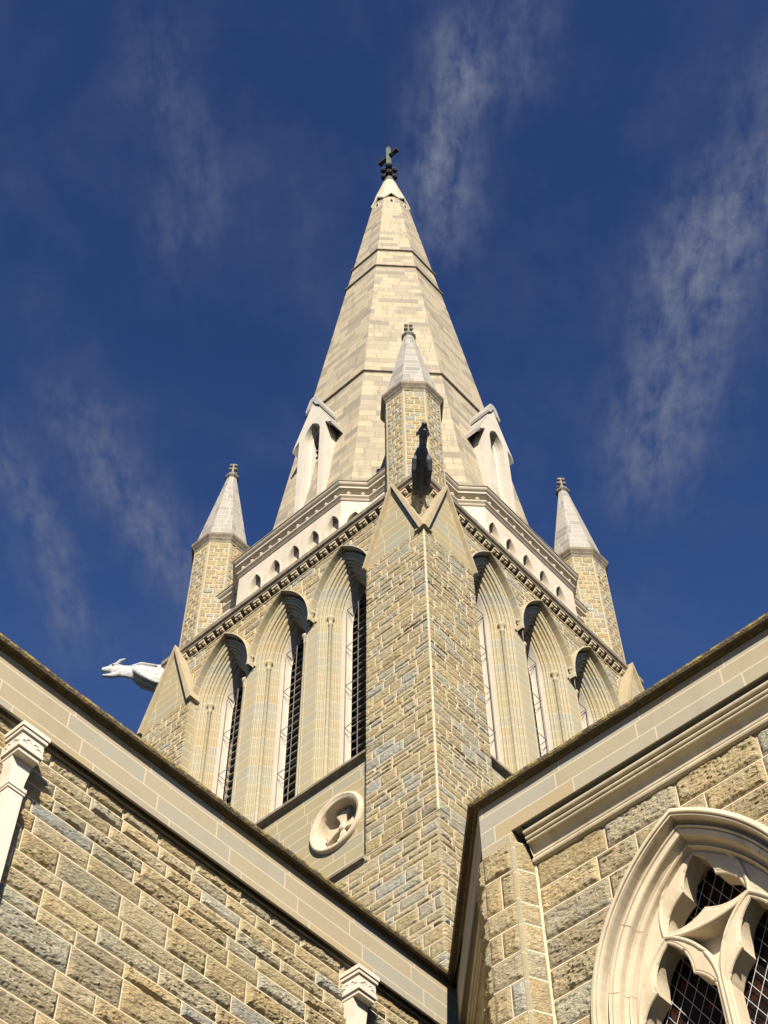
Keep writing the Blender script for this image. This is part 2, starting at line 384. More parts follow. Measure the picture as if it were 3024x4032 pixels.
def rand_courses(z0, z1, hs, rng):
    zs = [z0]
    while zs[-1] < z1-.05:
        zs.append(zs[-1]+rng.choice(hs))
    k = (z1-z0)/(zs[-1]-z0); return [z0+(z-z0)*k for z in zs]
def rough(mb, O, N, Wd, zs, cell, amp, seed, wr=(.5, 1.1), mt=.022, mask=None, joints=None, quoin=0, run=0.0, fs=1.0):
    """rock-faced coursed masonry: every block its own craggy patch, mortar strips between. O at u=0; zs course lines"""
    rng = np.random.default_rng(seed); N = np.asarray(N, float); U = np.cross(Z, N); O = np.asarray(O, float)
    for k in range(len(zs)-1):
        z0, z1 = zs[k], zs[k+1]
        if joints is not None: us = [0]+[j*Wd for j in joints[k % len(joints)]]+[Wd]
        else:
            us = [0.]
            if quoin: us.append(quoin*rng.uniform(.6, 1.5) if k % 2 else quoin*rng.uniform(1.6, 2.6))
            hgt = z1-z0
            while us[-1] < Wd-1e-6:
                w = rng.uniform(*wr)*(.75+.6*min(1, hgt/.45)); us.append(us[-1]+w)
            if len(us) > 2 and Wd-us[-2] < wr[0]*.45: us.pop(-2)
            us[-1] = Wd
            if quoin and len(us) > 3 and Wd-us[-2] > quoin*2.2: us.insert(-1, Wd-quoin*(.8 if k % 2 else 1.9))
        # bed joint
        nseg = max(1, int(Wd/.08)) if mask is not None else 1
        uu = np.linspace(0, Wd, nseg+1); h = mt/2
        for a, b in zip(uu[:-1], uu[1:]):
            if mask is not None and not mask(np.array([(a+b)/2]), np.array([z0]))[0]: continue
            q = mb.add([O+U*a+Z*(z0-h), O+U*b+Z*(z0-h), O+U*b+Z*(z0+h), O+U*a+Z*(z0+h)]); mb.quads([[q, q+1, q+2, q+3]], 1)
        for i in range(len(us)-1):
            a, b = us[i]+(h if i else 0), us[i+1]-(h if i < len(us)-2 else 0); c, e = z0+h, z1-h
            if i and (mask is None or mask(np.array([us[i]]), np.array([(z0+z1)/2]))[0]):
                q = mb.add([O+U*(us[i]-h)+Z*c, O+U*(us[i]+h)+Z*c, O+U*(us[i]+h)+Z*e, O+U*(us[i]-h)+Z*e]); mb.quads([[q, q+1, q+2, q+3]], 1)
            nu = max(3, int(round((b-a)/cell))); nvv = max(3, int(round((e-c)/cell)))
            gu, gv = np.meshgrid(np.linspace(a, b, nu+1), np.linspace(c, e, nvv+1))
            ed = np.minimum(np.minimum(gu-a, b-gu), np.minimum(gv-c, e-gv)); mg = min(.05, (e-c)*.2)
            pe = np.clip(ed/mg, 0, 1); pe = pe*pe*(3-2*pe)
            sd = rng.uniform(0, 90)
            tt = np.clip((gv-c)/(e-c), 0, 1); pk = rng.uniform(.22, .42)
            n1 = vn(gu*3.6/fs+sd, gv*6/fs+sd, 1); n2 = vn(gu*9.5/fs+sd*2, gv*21/fs, 2); n3 = vn(gu*20/fs, gv*44/fs+sd, 3); n4 = vn(gu*40/fs+sd, gv*64/fs, 4)
            q1 = n1*2.3+n2*1.6+n3*.8; fr = q1-np.floor(q1); st = (np.floor(q1)+np.clip(fr*4.5, 0, 1))/4.7
            pv = np.where(tt < pk, np.sqrt(np.clip(tt/pk, 0, 1)), 1-.75*(np.clip(tt-pk, 0, 1)/(1-pk))**1.2)
            rid = 1-np.abs(2*n3-1)
            dd = amp*rng.uniform(.6, 1.2)*pe*(.22+.12*pv+.85*(st-.36)+.22*(rid-.5)+.22*(n4-.5))
            dd = np.where(pe <= 0, -.004, np.maximum(dd, -.003))
            P = O+gu[..., None]*U+gv[..., None]*Z+dd[..., None]*N
            kk = mb.add(P); ii, jj = np.meshgrid(np.arange(nvv), np.arange(nu), indexing='ij'); base = kk+ii*(nu+1)+jj
            Q = np.stack([base, base+1, base+nu+2, base+nu+1], -1).reshape(-1, 4)
            if mask is not None:
                cu = (gu[:-1, :-1]+gu[1:, 1:])/2; cv = (gv[:-1, :-1]+gv[1:, 1:])/2
                Q = Q[mask(cu, cv).ravel()]
            mb.quads(Q, 0, pick(rng))
    q = mb.add([O+Z*(zs[-1]-mt/2), O+U*Wd+Z*(zs[-1]-mt/2), O+U*Wd+Z*(zs[-1]+.002), O+Z*(zs[-1]+.002)])
    if mask is None: mb.quads([[q, q+1, q+2, q+3]], 1)

def arch_path(Wd, zs, z0, c, n=12):
    R = Wd+c; tm = math.acos(c/R); th = np.linspace(0, tm, n+1)
    right = [(-c+R*math.cos(a), zs+R*math.sin(a)) for a in th]
    pts = [(Wd, z0)]+right if z0 is not None else right
    return [(-u, v) for u, v in pts]+[(u, v) for u, v in pts[::-1][1:]]
def arch_sweep(mb, f, prof, zs, z0, c, mis=None, n=12):
    """mouldings: profile (half width, depth) carried round a pointed arch; f(u,v,d) -> world"""
    rows = [[f(u, v, dd) for u, v in arch_path(Wd, zs, z0, c, n)] for Wd, dd in prof]
    L = len(rows[0])
    for i in range(len(rows)-1):
        k = mb.add(rows[i]+rows[i+1])
        mb.quads([[k+j, k+j+1, k+L+j+1, k+L+j] for j in range(L-1)], mis[i] if mis else 0)
def roll_prof(p, q, n, hgt=.5, seg=6, flat=.12):
    """n round rolls along the splay from p to q, in (half width, depth)"""
    p = np.array(p); q = np.array(q); out_ = []
    dv = (q-p)/n; L = np.hypot(*dv); nn = np.array([-dv[1], dv[0]])/L
    if nn[1] > 0: nn = -nn
    for k in range(n):
        s0 = p+dv*k+dv*flat; s1 = p+dv*(k+1)-dv*flat
        for j in range(seg+1):
            a = math.pi*j/seg
            out_.append(tuple((s0+s1)/2-(s1-s0)/2*math.cos(a)+nn*hgt*L*math.sin(a)))
    return out_
def plate(outline, holes, depth, bevel=0.0):
    """flat piece with holes, in its own xy; z from 0 (back) to depth"""
    cu = bpy.data.curves.new('tmp', 'CURVE'); cu.dimensions = '2D'; cu.fill_mode = 'BOTH'
    cu.extrude = max(0, depth/2-bevel); cu.bevel_depth = bevel; cu.bevel_resolution = 1; cu.offset = -bevel
    for poly in [outline]+holes:
        sp = cu.splines.new('POLY'); sp.points.add(len(poly)-1); sp.use_cyclic_u = True
        for pt, (x, y) in zip(sp.points, poly): pt.co = (x, y, 0, 1)
    o = bpy.data.objects.new('tmp', cu); COL.objects.link(o)
    dg = bpy.context.evaluated_depsgraph_get(); me = bpy.data.meshes.new_from_object(o.evaluated_get(dg))
    V = np.array([v.co[:] for v in me.vertices]); F = [list(p.vertices) for p in me.polygons]
    bpy.data.objects.remove(o); bpy.data.curves.remove(cu); bpy.data.meshes.remove(me)
    V[:, 2] += depth/2
    return V, F
def put_plate(mb, pl, f, mi=0, d0=0.0):
    V, F = pl; mb.faces([f(x, y, d0-z) for x, y, z in V], F, mi)

T8 = math.tan(math.pi/8)
def octa(cx, cy, a): # CCW
    r = a/math.cos(math.pi/8)
    return [(cx+r*math.cos(math.radians(22.5+45*k)), cy+r*math.sin(math.radians(22.5+45*k))) for k in range(8)]

# ------------------------------------------------------------------ ground
g = MB(); g.poly([(-3000, -3000, 0), (3000, -3000, 0), (3000, 3000, 0), (-3000, 3000, 0)])
tag(g.build('ground', 'ground'), kind='structure')

# ------------------------------------------------------------------ tower
OX, OY = 24.363, 20.570
HS, PW, PD = 5.74, 2.16, 0.30
HW = HS-PD
ZB, ZSILL, ZP, ZC = 25.42, 29.12, 36.4, 39.68
tower = thing('church_tower', (OX, OY, 0), 'square rock-faced sandstone tower with louvred lancets, standing under the pale spire', 'tower')
NL = np.array([-1., 0, 0]); NR = np.array([0., -1, 0])
def face(N, plane):
    U = np.cross(Z, N); B = np.array([OX, OY, 0.])+N*plane
    return lambda u, v, d=0.0: B+U*u+Z*v-N*d
rngs = np.random.default_rng(7)
# lower stage
mb = MB(); mb.box((OX-HS+.02, OY-HS+.02, 0), (OX+HS-.02, OY+HS-.02, ZB-.02))
mb.build('wall_core', 'ashlar', tower)
zsl = rand_courses(18.5, ZB-.03, (.15, .2, .25, .31, .37), rngs)
mb = MB()
for N, sd in ((NL, 11), (NR, 12)):
    U = np.cross(Z, N); rough(mb, face(N, HS)(-HS, 0)*[1, 1, 0], N, 2*HS, zsl, .05, .045, sd, (.36, .8), .02, quoin=.28, fs=1.2)
mb.build('lower_wall', ['rock_far', 'mortar'], tower)
# smooth zone and belfry walls
WP = [-2.475, 0, 2.475]
def inside_arch(u, v, uc, Wd, zs, c):
    uu = np.abs(u-uc); return (uu < Wd) & ((v < zs) | ((uu+c)**2+(v-zs)**2 < (Wd+c)**2))
ZS, CO = 36.1, 1.9
medal_c = (2.38, 27.45)   # on the left face, under the window next to the front pier
mb = MB(); V = []
Lz = HS-PW+.02
circ = [(medal_c[0]+.74*math.cos(a), medal_c[1]+.74*math.sin(a)) for a in np.linspace(0, 2*math.pi, 41)[:-1]]
put_plate(mb, plate([(-Lz, ZB), (Lz, ZB), (Lz, ZSILL), (-Lz, ZSILL)], [circ], .4), face(NL, HW), 0, .4)
mb.obox(face(NR, HW)(-Lz, ZB, .4), np.cross(Z, NR)*2*Lz, NR*.4, Z*(ZSILL-ZB), 0)
mb.build('ashlar_wall', 'ashlar', tower)
mb = MB()
for N, sd in ((NL, 21), (NR, 22)):
    msk = lambda u, v: ~np.logical_or.reduce([inside_arch(u-Lz, v, c, 1.19, ZS, CO) for c in WP])
    rough(mb, face(N, HW)(-Lz, 0)*[1, 1, 0], N, 2*Lz, rand_courses(36.0, 39.12, (.24, .3, .36), rngs), .05, .045, sd, (.4, .9), .028, msk, fs=1.4)
mb.build('belfry_wall', ['rock_far', 'mortar'], tower)
mb = MB()   # enclosing core: back walls, roof slab, dark lining behind the louvres
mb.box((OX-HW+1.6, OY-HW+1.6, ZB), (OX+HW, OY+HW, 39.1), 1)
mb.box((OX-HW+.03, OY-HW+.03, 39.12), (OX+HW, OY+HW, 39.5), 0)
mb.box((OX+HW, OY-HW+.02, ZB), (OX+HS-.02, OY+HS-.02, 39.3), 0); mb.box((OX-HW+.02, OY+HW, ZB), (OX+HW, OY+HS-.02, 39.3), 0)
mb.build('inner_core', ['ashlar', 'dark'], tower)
# V corners of the core, seen between the gablets
zz = rand_courses(36.3, 39.12, (.24, .3, .36), rngs)
for (sx, sy) in ((-1, -1), (-1, 1), (1, -1)):
    mb = MB()
    for N in (NL, NR):
        if N is NL and sx > 0 or N is NR and sy > 0: continue
        uc = (sy*-1 if N is NL else sx)*(HW-(HW-Lz)/2)
        rough(mb, face(N, HW)(uc-(HW-Lz)/2, 0)*[1, 1, 0], N, HW-Lz, zz, .05, .045, int(40+sx*3+sy), (.4, .7), .028, fs=1.4)
    x0, x1 = sorted((OX+sx*(HW-.02), OX+sx*(Lz+.0))); y0, y1 = sorted((OY+sy*(HW-.02), OY+sy*(Lz+.0)))
    mb.box((x0, y0, ZB), (x1, y1, 39.1), 1)
    mb.build('corner_wall', ['rock_far', 'mortar'], tower)

# corner piers with gablets
zsp = rand_courses(ZB+.02, ZP, (.14, .18, .22, .28, .35), rngs)
def pier(sx, sy, lab):
    mb = MB(); cx = OX+sx*(HS-PW/2); cy = OY+sy*(HS-PW/2)
    inset = .015
    mb.box((cx-PW/2+inset, cy-PW/2+inset, ZB), (cx+PW/2-inset, cy+PW/2-inset, ZP-.01), 2)
    for N in (NL, NR):
        if N is NL and sx > 0: continue
        if N is NR and sy > 0: continue
        uc = (sy*-1 if N is NL else sx)*(HS-PW/2); f = face(N, HS)
        rough(mb, f(uc-PW/2, 0)*[1, 1, 0], N, PW, zsp, .042, .042, int(60+sx*5+sy*2+(N is NL)), (.32, .72), .02, quoin=.26, fs=1.2)
        # gable triangle of smooth stone, PD deep
        tri = [(uc-PW/2, ZP), (uc+PW/2, ZP), (uc, 39.62)]
        F = [f(u, v, 0) for u, v in tri]; Bk = [f(u, v, PD+.02) for u, v in tri]
        mb.poly(F, 2); mb.poly([F[1], F[0], Bk[0], Bk[1]], 2); mb.poly([F[0], F[2], Bk[2], Bk[0]], 2); mb.poly([F[2], F[1], Bk[1], Bk[2]], 2)
    if sx < 0 and sy < 0:   # white pointed arris down the corner
        mb.box((OX-HS-.02, OY-HS-.02, ZB), (OX-HS+.012, OY-HS+.012, ZP), 1)
    o = mb.build('corner_pier', ['rock_far', 'mortar', 'ashlar'], tower)
    for N in (NL, NR):
        if N is NL and sx > 0: continue
        if N is NR and sy > 0: continue
        uc = (sy*-1 if N is NL else sx)*(HS-PW/2); f = face(N, HS)
        for sg in (-1, 1):
            c = MB(); a = np.array([uc+sg*(PW/2+.03), ZP-.10]); b = np.array([uc, 39.66]); dv = (b-a)/np.hypot(*(b-a)); nn = np.array([sg*dv[1], -dv[0]*sg])
            if nn[1] < 0: nn = -nn
            w0, w1 = (-.10, .07) if (sx < 0 and sy < 0 and sg*(1 if N is NL else -1) > 0) or not (sx < 0 and sy < 0) else (-.05, .03)
            lo = [a+nn*w0, a+nn*w1, b+nn*w1, b+nn*w0]
            lo[2][0] = lo[3][0] = uc; lo[3][1] = b[1]-.2; lo[2][1] = b[1]+.03
            c.hexa([f(*q, PD-.02) for q in lo]+[f(*q, -.13) for q in lo])
            c.build('gable_coping', 'coping_stone', o)
    return o
pier(-1, -1, ''); pier(-1, 1, ''); pier(1, -1, '')

# string course under the smooth zone, window sill, main cornice
for N in (NL, NR):
    f = face(N, 0); a = f(-Lz, 0)[:2]; b = f(Lz, 0)[:2]
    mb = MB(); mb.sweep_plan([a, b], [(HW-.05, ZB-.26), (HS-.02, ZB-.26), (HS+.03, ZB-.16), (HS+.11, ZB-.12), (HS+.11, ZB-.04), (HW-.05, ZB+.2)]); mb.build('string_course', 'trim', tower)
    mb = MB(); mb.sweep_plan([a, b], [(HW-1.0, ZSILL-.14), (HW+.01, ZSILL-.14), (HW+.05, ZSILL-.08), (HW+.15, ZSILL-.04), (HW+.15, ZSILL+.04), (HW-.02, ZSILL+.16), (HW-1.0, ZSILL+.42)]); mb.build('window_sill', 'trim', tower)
plan = [(OX-HW, OY+HW), (OX-HW, OY-HW), (OX+HW, OY-HW)]
mb = MB()
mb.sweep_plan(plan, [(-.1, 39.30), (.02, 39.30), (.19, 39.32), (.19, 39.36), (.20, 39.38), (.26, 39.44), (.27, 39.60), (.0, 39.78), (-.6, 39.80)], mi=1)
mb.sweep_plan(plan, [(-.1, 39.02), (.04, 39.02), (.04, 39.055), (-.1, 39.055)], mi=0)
for N in (NL, NR):
    f = face(N, HW); U = np.cross(Z, N); k = int(2*HW/.415)
    for i in range(k+1):
        u = -HW+.14+i*(2*HW-.28)/k
        mb.obox(f(u-.12, 39.215), U*.24, N*.17, Z*.083); mb.obox(f(u-.12, 39.13), U*.075, N*.13, Z*.084); mb.obox(f(u+.03, 39.13), U*.09, N*.13, Z*.084)
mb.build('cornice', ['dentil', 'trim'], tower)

# belfry windows
def belfry(N, uc, vis):
    f0 = face(N, HW); f = lambda u, v, d=0.0: f0(uc+u, v, d); U = np.cross(Z, N)
    prof = [(1.2375, 0.0), (1.02, 0.0)]+roll_prof((1.02, 0.0), (.80, .22), 3, .42)+[(.78, .235), (.70, .245), (.70, .335), (.665, .345)]+roll_prof((.675, .345), (.585, .50), 2, .42)+[(.55, .53)]
    mb = MB(); arch_sweep(mb, f, prof, ZS, ZSILL-.02, CO)
    fr = mb.build('belfry_window', 'jamb', tower)
    mb = MB(); arch_sweep(mb, f, [(.55, .53), (.55, .88), (.50, .88)], ZS, ZSILL-.02, CO)
    mb.build('reveal', 'reveal', fr)
    h = MB(); arch_sweep(h, f, [(1.10, .01), (1.10, -.03), (1.125, -.055), (1.155, -.05), (1.165, -.0), (1.215, .0), (1.225, -.03), (1.23, -.22), (1.245, -.25), (1.275, -.24), (1.285, -.2), (1.285, .02)], ZS, None, CO)
    for sg in (-1, 1):
        h.ball(f(sg*1.235, ZS+.42, -.1), .10); h.ball(f(sg*1.235, ZS+.30, -.08), .07)
    h.build('hood_mould', 'jamb', fr)
    for sg in (-1, 1):
        s_ = MB(); u = sg*.745; dd = .20
        s_.lathe(f(u, 0, dd)*[1, 1, 0]+Z*29.25, [(.0, 0), (.13, 0), (.13, .06), (.10, .10), (.12, .15), (.09, .22), (.065, .26), (.058, .32), (.058, 6.55), (.075, 6.57), (.075, 6.63), (.06, 6.66), (.085, 6.78), (.12, 6.84), (.12, 6.92), (.0, 6.93)], 10)
        s_.build('shaft', 'jamb', fr, True)
    lv = MB(); z = 29.45
    while z < 37.4:
        hw = .50 if z < ZS else max(.03, (2.45**2-(z-ZS)**2)**.5-CO-.04)
        if hw > .05:
            o = f(-hw, z, .895); lv.obox(o, U*2*hw, -N*.34+Z*.24, Z*.022)
        z += .305
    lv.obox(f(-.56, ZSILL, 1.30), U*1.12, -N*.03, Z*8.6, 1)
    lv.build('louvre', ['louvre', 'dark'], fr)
    gd = MB()
    for u in (-.48, -.02, .45):
        zt = ZS+((2.44**2-(abs(u)+CO)**2)**.5 if abs(u)+CO < 2.44 else 0)-.05
        gd.tube([f(u, ZSILL+.2, .60), f(u, zt, .60)], .013, 5)
    z = 29.9
    while z < 37:
        gd.tube([f(-.48, z, .60), f(.45, z, .60)], .011, 5); gd.tube([f(-.48, z, .60), f(-.46, z-.05, .90)], .011, 5); gd.tube([f(.45, z, .60), f(.43, z-.05, .90)], .011, 5); z += 1.7
    gd.build('bird_guard', 'rod', fr)
for N in (NL, NR):
    for uc in WP: belfry(N, uc, True)

# medallion with carved cross
fM = face(NL, HW); mc = fM(medal_c[0], medal_c[1])
mb = MB(); mb.lathe(mc, [(.86, -.01), (.86, .05), (.82, .10), (.76, .10), (.72, .05), (.70, .06), (.67, .02), (.66, -.16), (.61, -.32), (.48, -.43), (0, -.46)], 48, NL)
med = mb.build('medallion', 'winframe', tower, True)
mb = MB()
for k in range(4):
    a = math.radians(90*k); R2 = lambda x, y: (medal_c[0]+x*math.cos(a)-y*math.sin(a), medal_c[1]+x*math.sin(a)+y*math.cos(a))
    arm = [R2(-.05, .05), R2(.05, .05), R2(.10, .25), R2(.25, .52), R2(.12, .48), R2(0, .56), R2(-.12, .48), R2(-.25, .52), R2(-.10, .25)]
    put_plate(mb, plate(arm, [], .16, .03), fM, 0, .34)
mb.lathe(fM(medal_c[0], medal_c[1], .24), [(.12, -.12), (.12, .05), (.07, .10), (0, .11)], 12, NL)
mb.build('carved_cross', 'winframe', med)

# parapets with pointed niches
Q0, YJ, JG = 5.507, 2.28, .643
ZP0, ZP1 = 39.75, 42.38
def niche_outline(c, w=.17, z0=39.9, zs=40.45):
    cc = .75; return [(c+u, v) for u, v in arch_path(w, zs, z0, cc, 6)]
for N in (NL, NR):
    U = np.cross(Z, N); B = np.array([OX, OY, 0.]); mir = 1 if N is NL else -1
    def PL(u, q): p = B+U*u+N*q; return (p[0], p[1])
    pln = [PL(-4.3, Q0-JG), PL(-YJ-JG, Q0-JG), PL(-YJ, Q0), PL(YJ, Q0), PL(YJ+JG, Q0-JG), PL(4.3, Q0-JG)]
    mb = MB(); f = face(N, Q0)
    cs = [mir*(1.95-.845*k) for k in range(5)]
    zt = 41.5
    put_plate(mb, plate([(-YJ, ZP0), (YJ, ZP0), (YJ, zt), (-YJ, zt)], [niche_outline(c, .27, 39.85, 40.22) for c in cs], .25, .0), f, 0, .25)
    mb.obox(f(-YJ, ZP0, .37), U*2*YJ, N*.2, Z*(zt-ZP0))
    for sg in (-1, 1):   # chamfers with one niche each and the inner lengths
        a = np.array([*PL(sg*YJ, Q0), 0.]); b = np.array([*PL(sg*(YJ+JG), Q0-JG), 0.])
        if sg < 0: a, b = b, a
        dv = (b-a)/np.linalg.norm(b-a); nn = np.array([dv[1], -dv[0], 0.]); L = np.linalg.norm(b-a)
        fc = lambda u, v, d=0.0, a=a, dv=dv, nn=nn: a+dv*u+Z*v-nn*d
        put_plate(mb, plate([(0, ZP0), (L, ZP0), (L, zt), (0, zt)], [niche_outline(L/2, .27, 39.85, 40.22)], .2, 0), fc, 0, .2)
        mb.obox(fc(0, ZP0, .37), dv*L, nn*.2, Z*(zt-ZP0))
        mb.obox(f(sg*(YJ+JG) if sg > 0 else -4.3, ZP0, JG+.25), U*(4.3-YJ-JG), N*.25, Z*(zt-ZP0))
    o = mb.build('parapet', 'cream', tower)
    mb = MB()   # raised rim of each niche
    for c in cs:
        rows = [[f(c+u, v, dd) for u, v in arch_path(w_, 40.22, 39.8, .75, 6)] for w_, dd in ((.32, 0), (.32, -.03), (.275, -.03), (.275, .02))]
        for r1, r2 in zip(rows[:-1], rows[1:]):
            k = mb.add(r1+r2); L_ = len(r1); mb.quads([[k+j, k+j+1, k+L_+j+1, k+L_+j] for j in range(L_-1)])
    mb.build('niche_rim', 'cream', o)
    mb = MB()
    mb.sweep_plan(pln, [(-.45, 41.48), (.03, 41.48), (.06, 41.52), (.03, 41.57), (.02, 41.60), (.09, 41.66), (.10, 41.71), (-.04, 41.73), (-.04, 41.91), (.10, 41.95), (.17, 41.99), (.17, 42.06), (.12, 42.07), (.13, 42.12), (.20, 42.17), (.235, 42.22), (.235, 42.27)], mi=0)
    mb.sweep_plan(pln, [(.235, 42.265), (.26, 42.275), (.26, 42.33), (.0, 42.40), (-.45, 42.40)], mi=1)
    segs = list(zip(pln[:-1], pln[1:]))
    for (x0, y0), (x1, y1) in segs:
        L = math.hypot(x1-x0, y1-y0); n = max(1, int(L/.39)); nx, ny = (y1-y0)/L, -(x1-x0)/L
        for i in range(n):
            t = (i+.5)/n; c = (x0+(x1-x0)*t+nx*.06, y0+(y1-y0)*t+ny*.06, 41.815)
            tx, ty = (x1-x0)/L, (y1-y0)/L
            for (du, dz) in ((-.035, 0), (.035, 0), (0, .04), (0, -.04)):
                mb.ball((c[0]+tx*du, c[1]+ty*du, c[2]+dz), .045)
            mb.ball((c[0]+nx*.03, c[1]+ny*.03, c[2]), .028)
    mb.build('parapet_cornice', ['cream', 'trim'], o)

# corner turrets
TO = 4.574
def turret(sx, sy):
    cx, cy = OX+sx*TO, OY+sy*TO; mb = MB(); a = .895
    P = octa(cx, cy, a-.012); k = mb.add([(x, y, z) for z in (38.9, 45.55) for x, y in P]); mb.quads([[k+i, k+(i+1) % 8, k+8+(i+1) % 8, k+8+i] for i in range(8)], 1)
    zs = [39.0]; i = 0
    while zs[-1] < 45.45: zs.append(zs[-1]+(.31 if i % 2 else .225)); i += 1
    zs[-1] = 45.5
    P = octa(cx, cy, a)
    for i in range(8):
        p, q = np.array([*P[i], 0.]), np.array([*P[(i+1) % 8], 0.]); dv = (q-p)/np.linalg.norm(q-p); N = np.array([dv[1], -dv[0], 0]); L = np.linalg.norm(q-p)
        mdir = (N[0]*.65+N[1]*.75)
        if mdir > .45: continue
        rough(mb, p+dv*.05, N, L-.10, zs, .045, .04, int(100+i+sx*11+sy*23), joints=[(.3, .72), (.5,), (.24, .78), (.46,)], mt=.015, fs=1.3)
        r_ = .05
        for e, sg in ((p, 1), (q, -1)): mb.obox(e+Z*39+N*-.01, dv*sg*.05, N*.02, Z*6.5, 2)
    o = mb.build('turret', ['rock_far', 'mortar', 'jamb'], tower)
    mb = MB(); mb.sweep_plan(octa(cx, cy, .88), [(-.1, 45.46), (.03, 45.46), (.05, 45.56), (.09, 45.62), (.10, 45.66), (.16, 45.76), (.17, 45.80), (.17, 45.88), (.02, 45.96), (-.1, 45.97)], True)
    mb.build('turret_coping', 'trim', o)
    mb = MB(); lo = octa(cx, cy, .93); hi = octa(cx, cy, .17)
    k = mb.add([(x, y, 45.95) for x, y in lo]+[(x, y, 51.02) for x, y in hi]); mb.quads([[k+i, k+(i+1) % 8, k+8+(i+1) % 8, k+8+i] for i in range(8)])
    mb.build('turret_cap', 'cap', o)
    mb = MB(); mb.sweep_plan(octa(cx, cy, .14), [(-.1, 50.93), (.05, 50.93), (.12, 51.02), (.12, 51.09), (.03, 51.15), (.0, 51.22), (-.06, 51.27), (-.065, 51.98), (-.13, 52.0)], True)
    for zz, rr in ((51.58, .145), (51.86, .13)):
        for j in range(4):
            th = math.radians(45*0+90*j); mb.ball((cx+rr*math.cos(th), cy+rr*math.sin(th), zz), .072, 0, (1, 1, 1.2))
    mb.ball((cx, cy, 52.0), .085)
    mb.build('finial', 'knob', o)
for sx, sy in ((-1, -1), (-1, 1), (1, -1), (1, 1)): turret(sx, sy)

# ------------------------------------------------------------------ spire
spire = thing('church_spire', (OX, OY, 39.8), 'tall pale octagonal stone spire rising from the middle of the tower', 'spire')
sa = lambda z: 4.73-.1095*(z-43.6)
mb = MB(); k = mb.add([(x, y, z) for z in (39.8, 78.2) for x, y in octa(OX, OY, sa(z))]); mb.quads([[k+i, k+(i+1) % 8, k+8+(i+1) % 8, k+8+i] for i in range(8)])
mb.build('spire_shaft', 'spire', spire)
for z in (53.5, 66.45, 68.8):
    mb = MB(); a = sa(z); mb.sweep_plan(octa(OX, OY, a), [(-.1, z-.09), (.02, z-.09), (.03, z-.04), (.09, z-.01), (.09, z+.05), (.0, z+.11), (-.1, z+.11)], True); mb.build('spire_band', 'trim', spire)
mb = MB()   # capstone with a small gable on every face
P0 = octa(OX, OY, 1.0); mids = [((P0[i][0]+P0[(i+1) % 8][0])/2, (P0[i][1]+P0[(i+1) % 8][1])/2) for i in range(8)]
def ringz(a, zv, zm):
    P = octa(OX, OY, a); R = []
    for i in range(8):
        R.append((*P[i], zv)); R.append(((P[i][0]+P[(i+1) % 8][0])/2, (P[i][1]+P[(i+1) % 8][1])/2, zm))
    return R
RG = [ringz(.95, 77.80, 78.5), ringz(1.04, 77.80, 78.5), ringz(1.06, 77.92, 78.62), ringz(.95, 78.3, 78.9), ringz(.80, 79.6, 79.6), ringz(.45, 81.6, 81.6), ringz(.34, 82.3, 82.3)]
k = mb.add(sum(RG, [])); mb.quads([[k+r*16+i, k+r*16+(i+1) % 16, k+(r+1)*16+(i+1) % 16, k+(r+1)*16+i] for r in range(6) for i in range(16)])
mb.build('spire_cap', 'capstone', spire)
for i in range(8):   # peep holes under the little gables
    th = math.radians(45*(i+1)); n = np.array([math.cos(th), math.sin(th), 0]); 
    if n@np.array([-.65, -.75, 0]) < .3: continue
    tU = np.cross(Z, n); B = np.array([OX, OY, 0])+n*(sa(77.4)+.0)
    f = lambda u, v, d=0.0: B+tU*u+Z*v-n*(d-.005*(77.4-v))
    mb = MB(); put_plate(mb, plate(arch_path(.14, 77.45, 77.1, .05, 5), [arch_path(.075, 77.45, 77.18, .05, 5)], .06), f, 0, .02)
    mb.obox(f(-.08, 77.15, .0), tU*.16, n*.02, Z*.42, 1)
    mb.build('peep_hole', ['lucarne', 'dark'], spire)
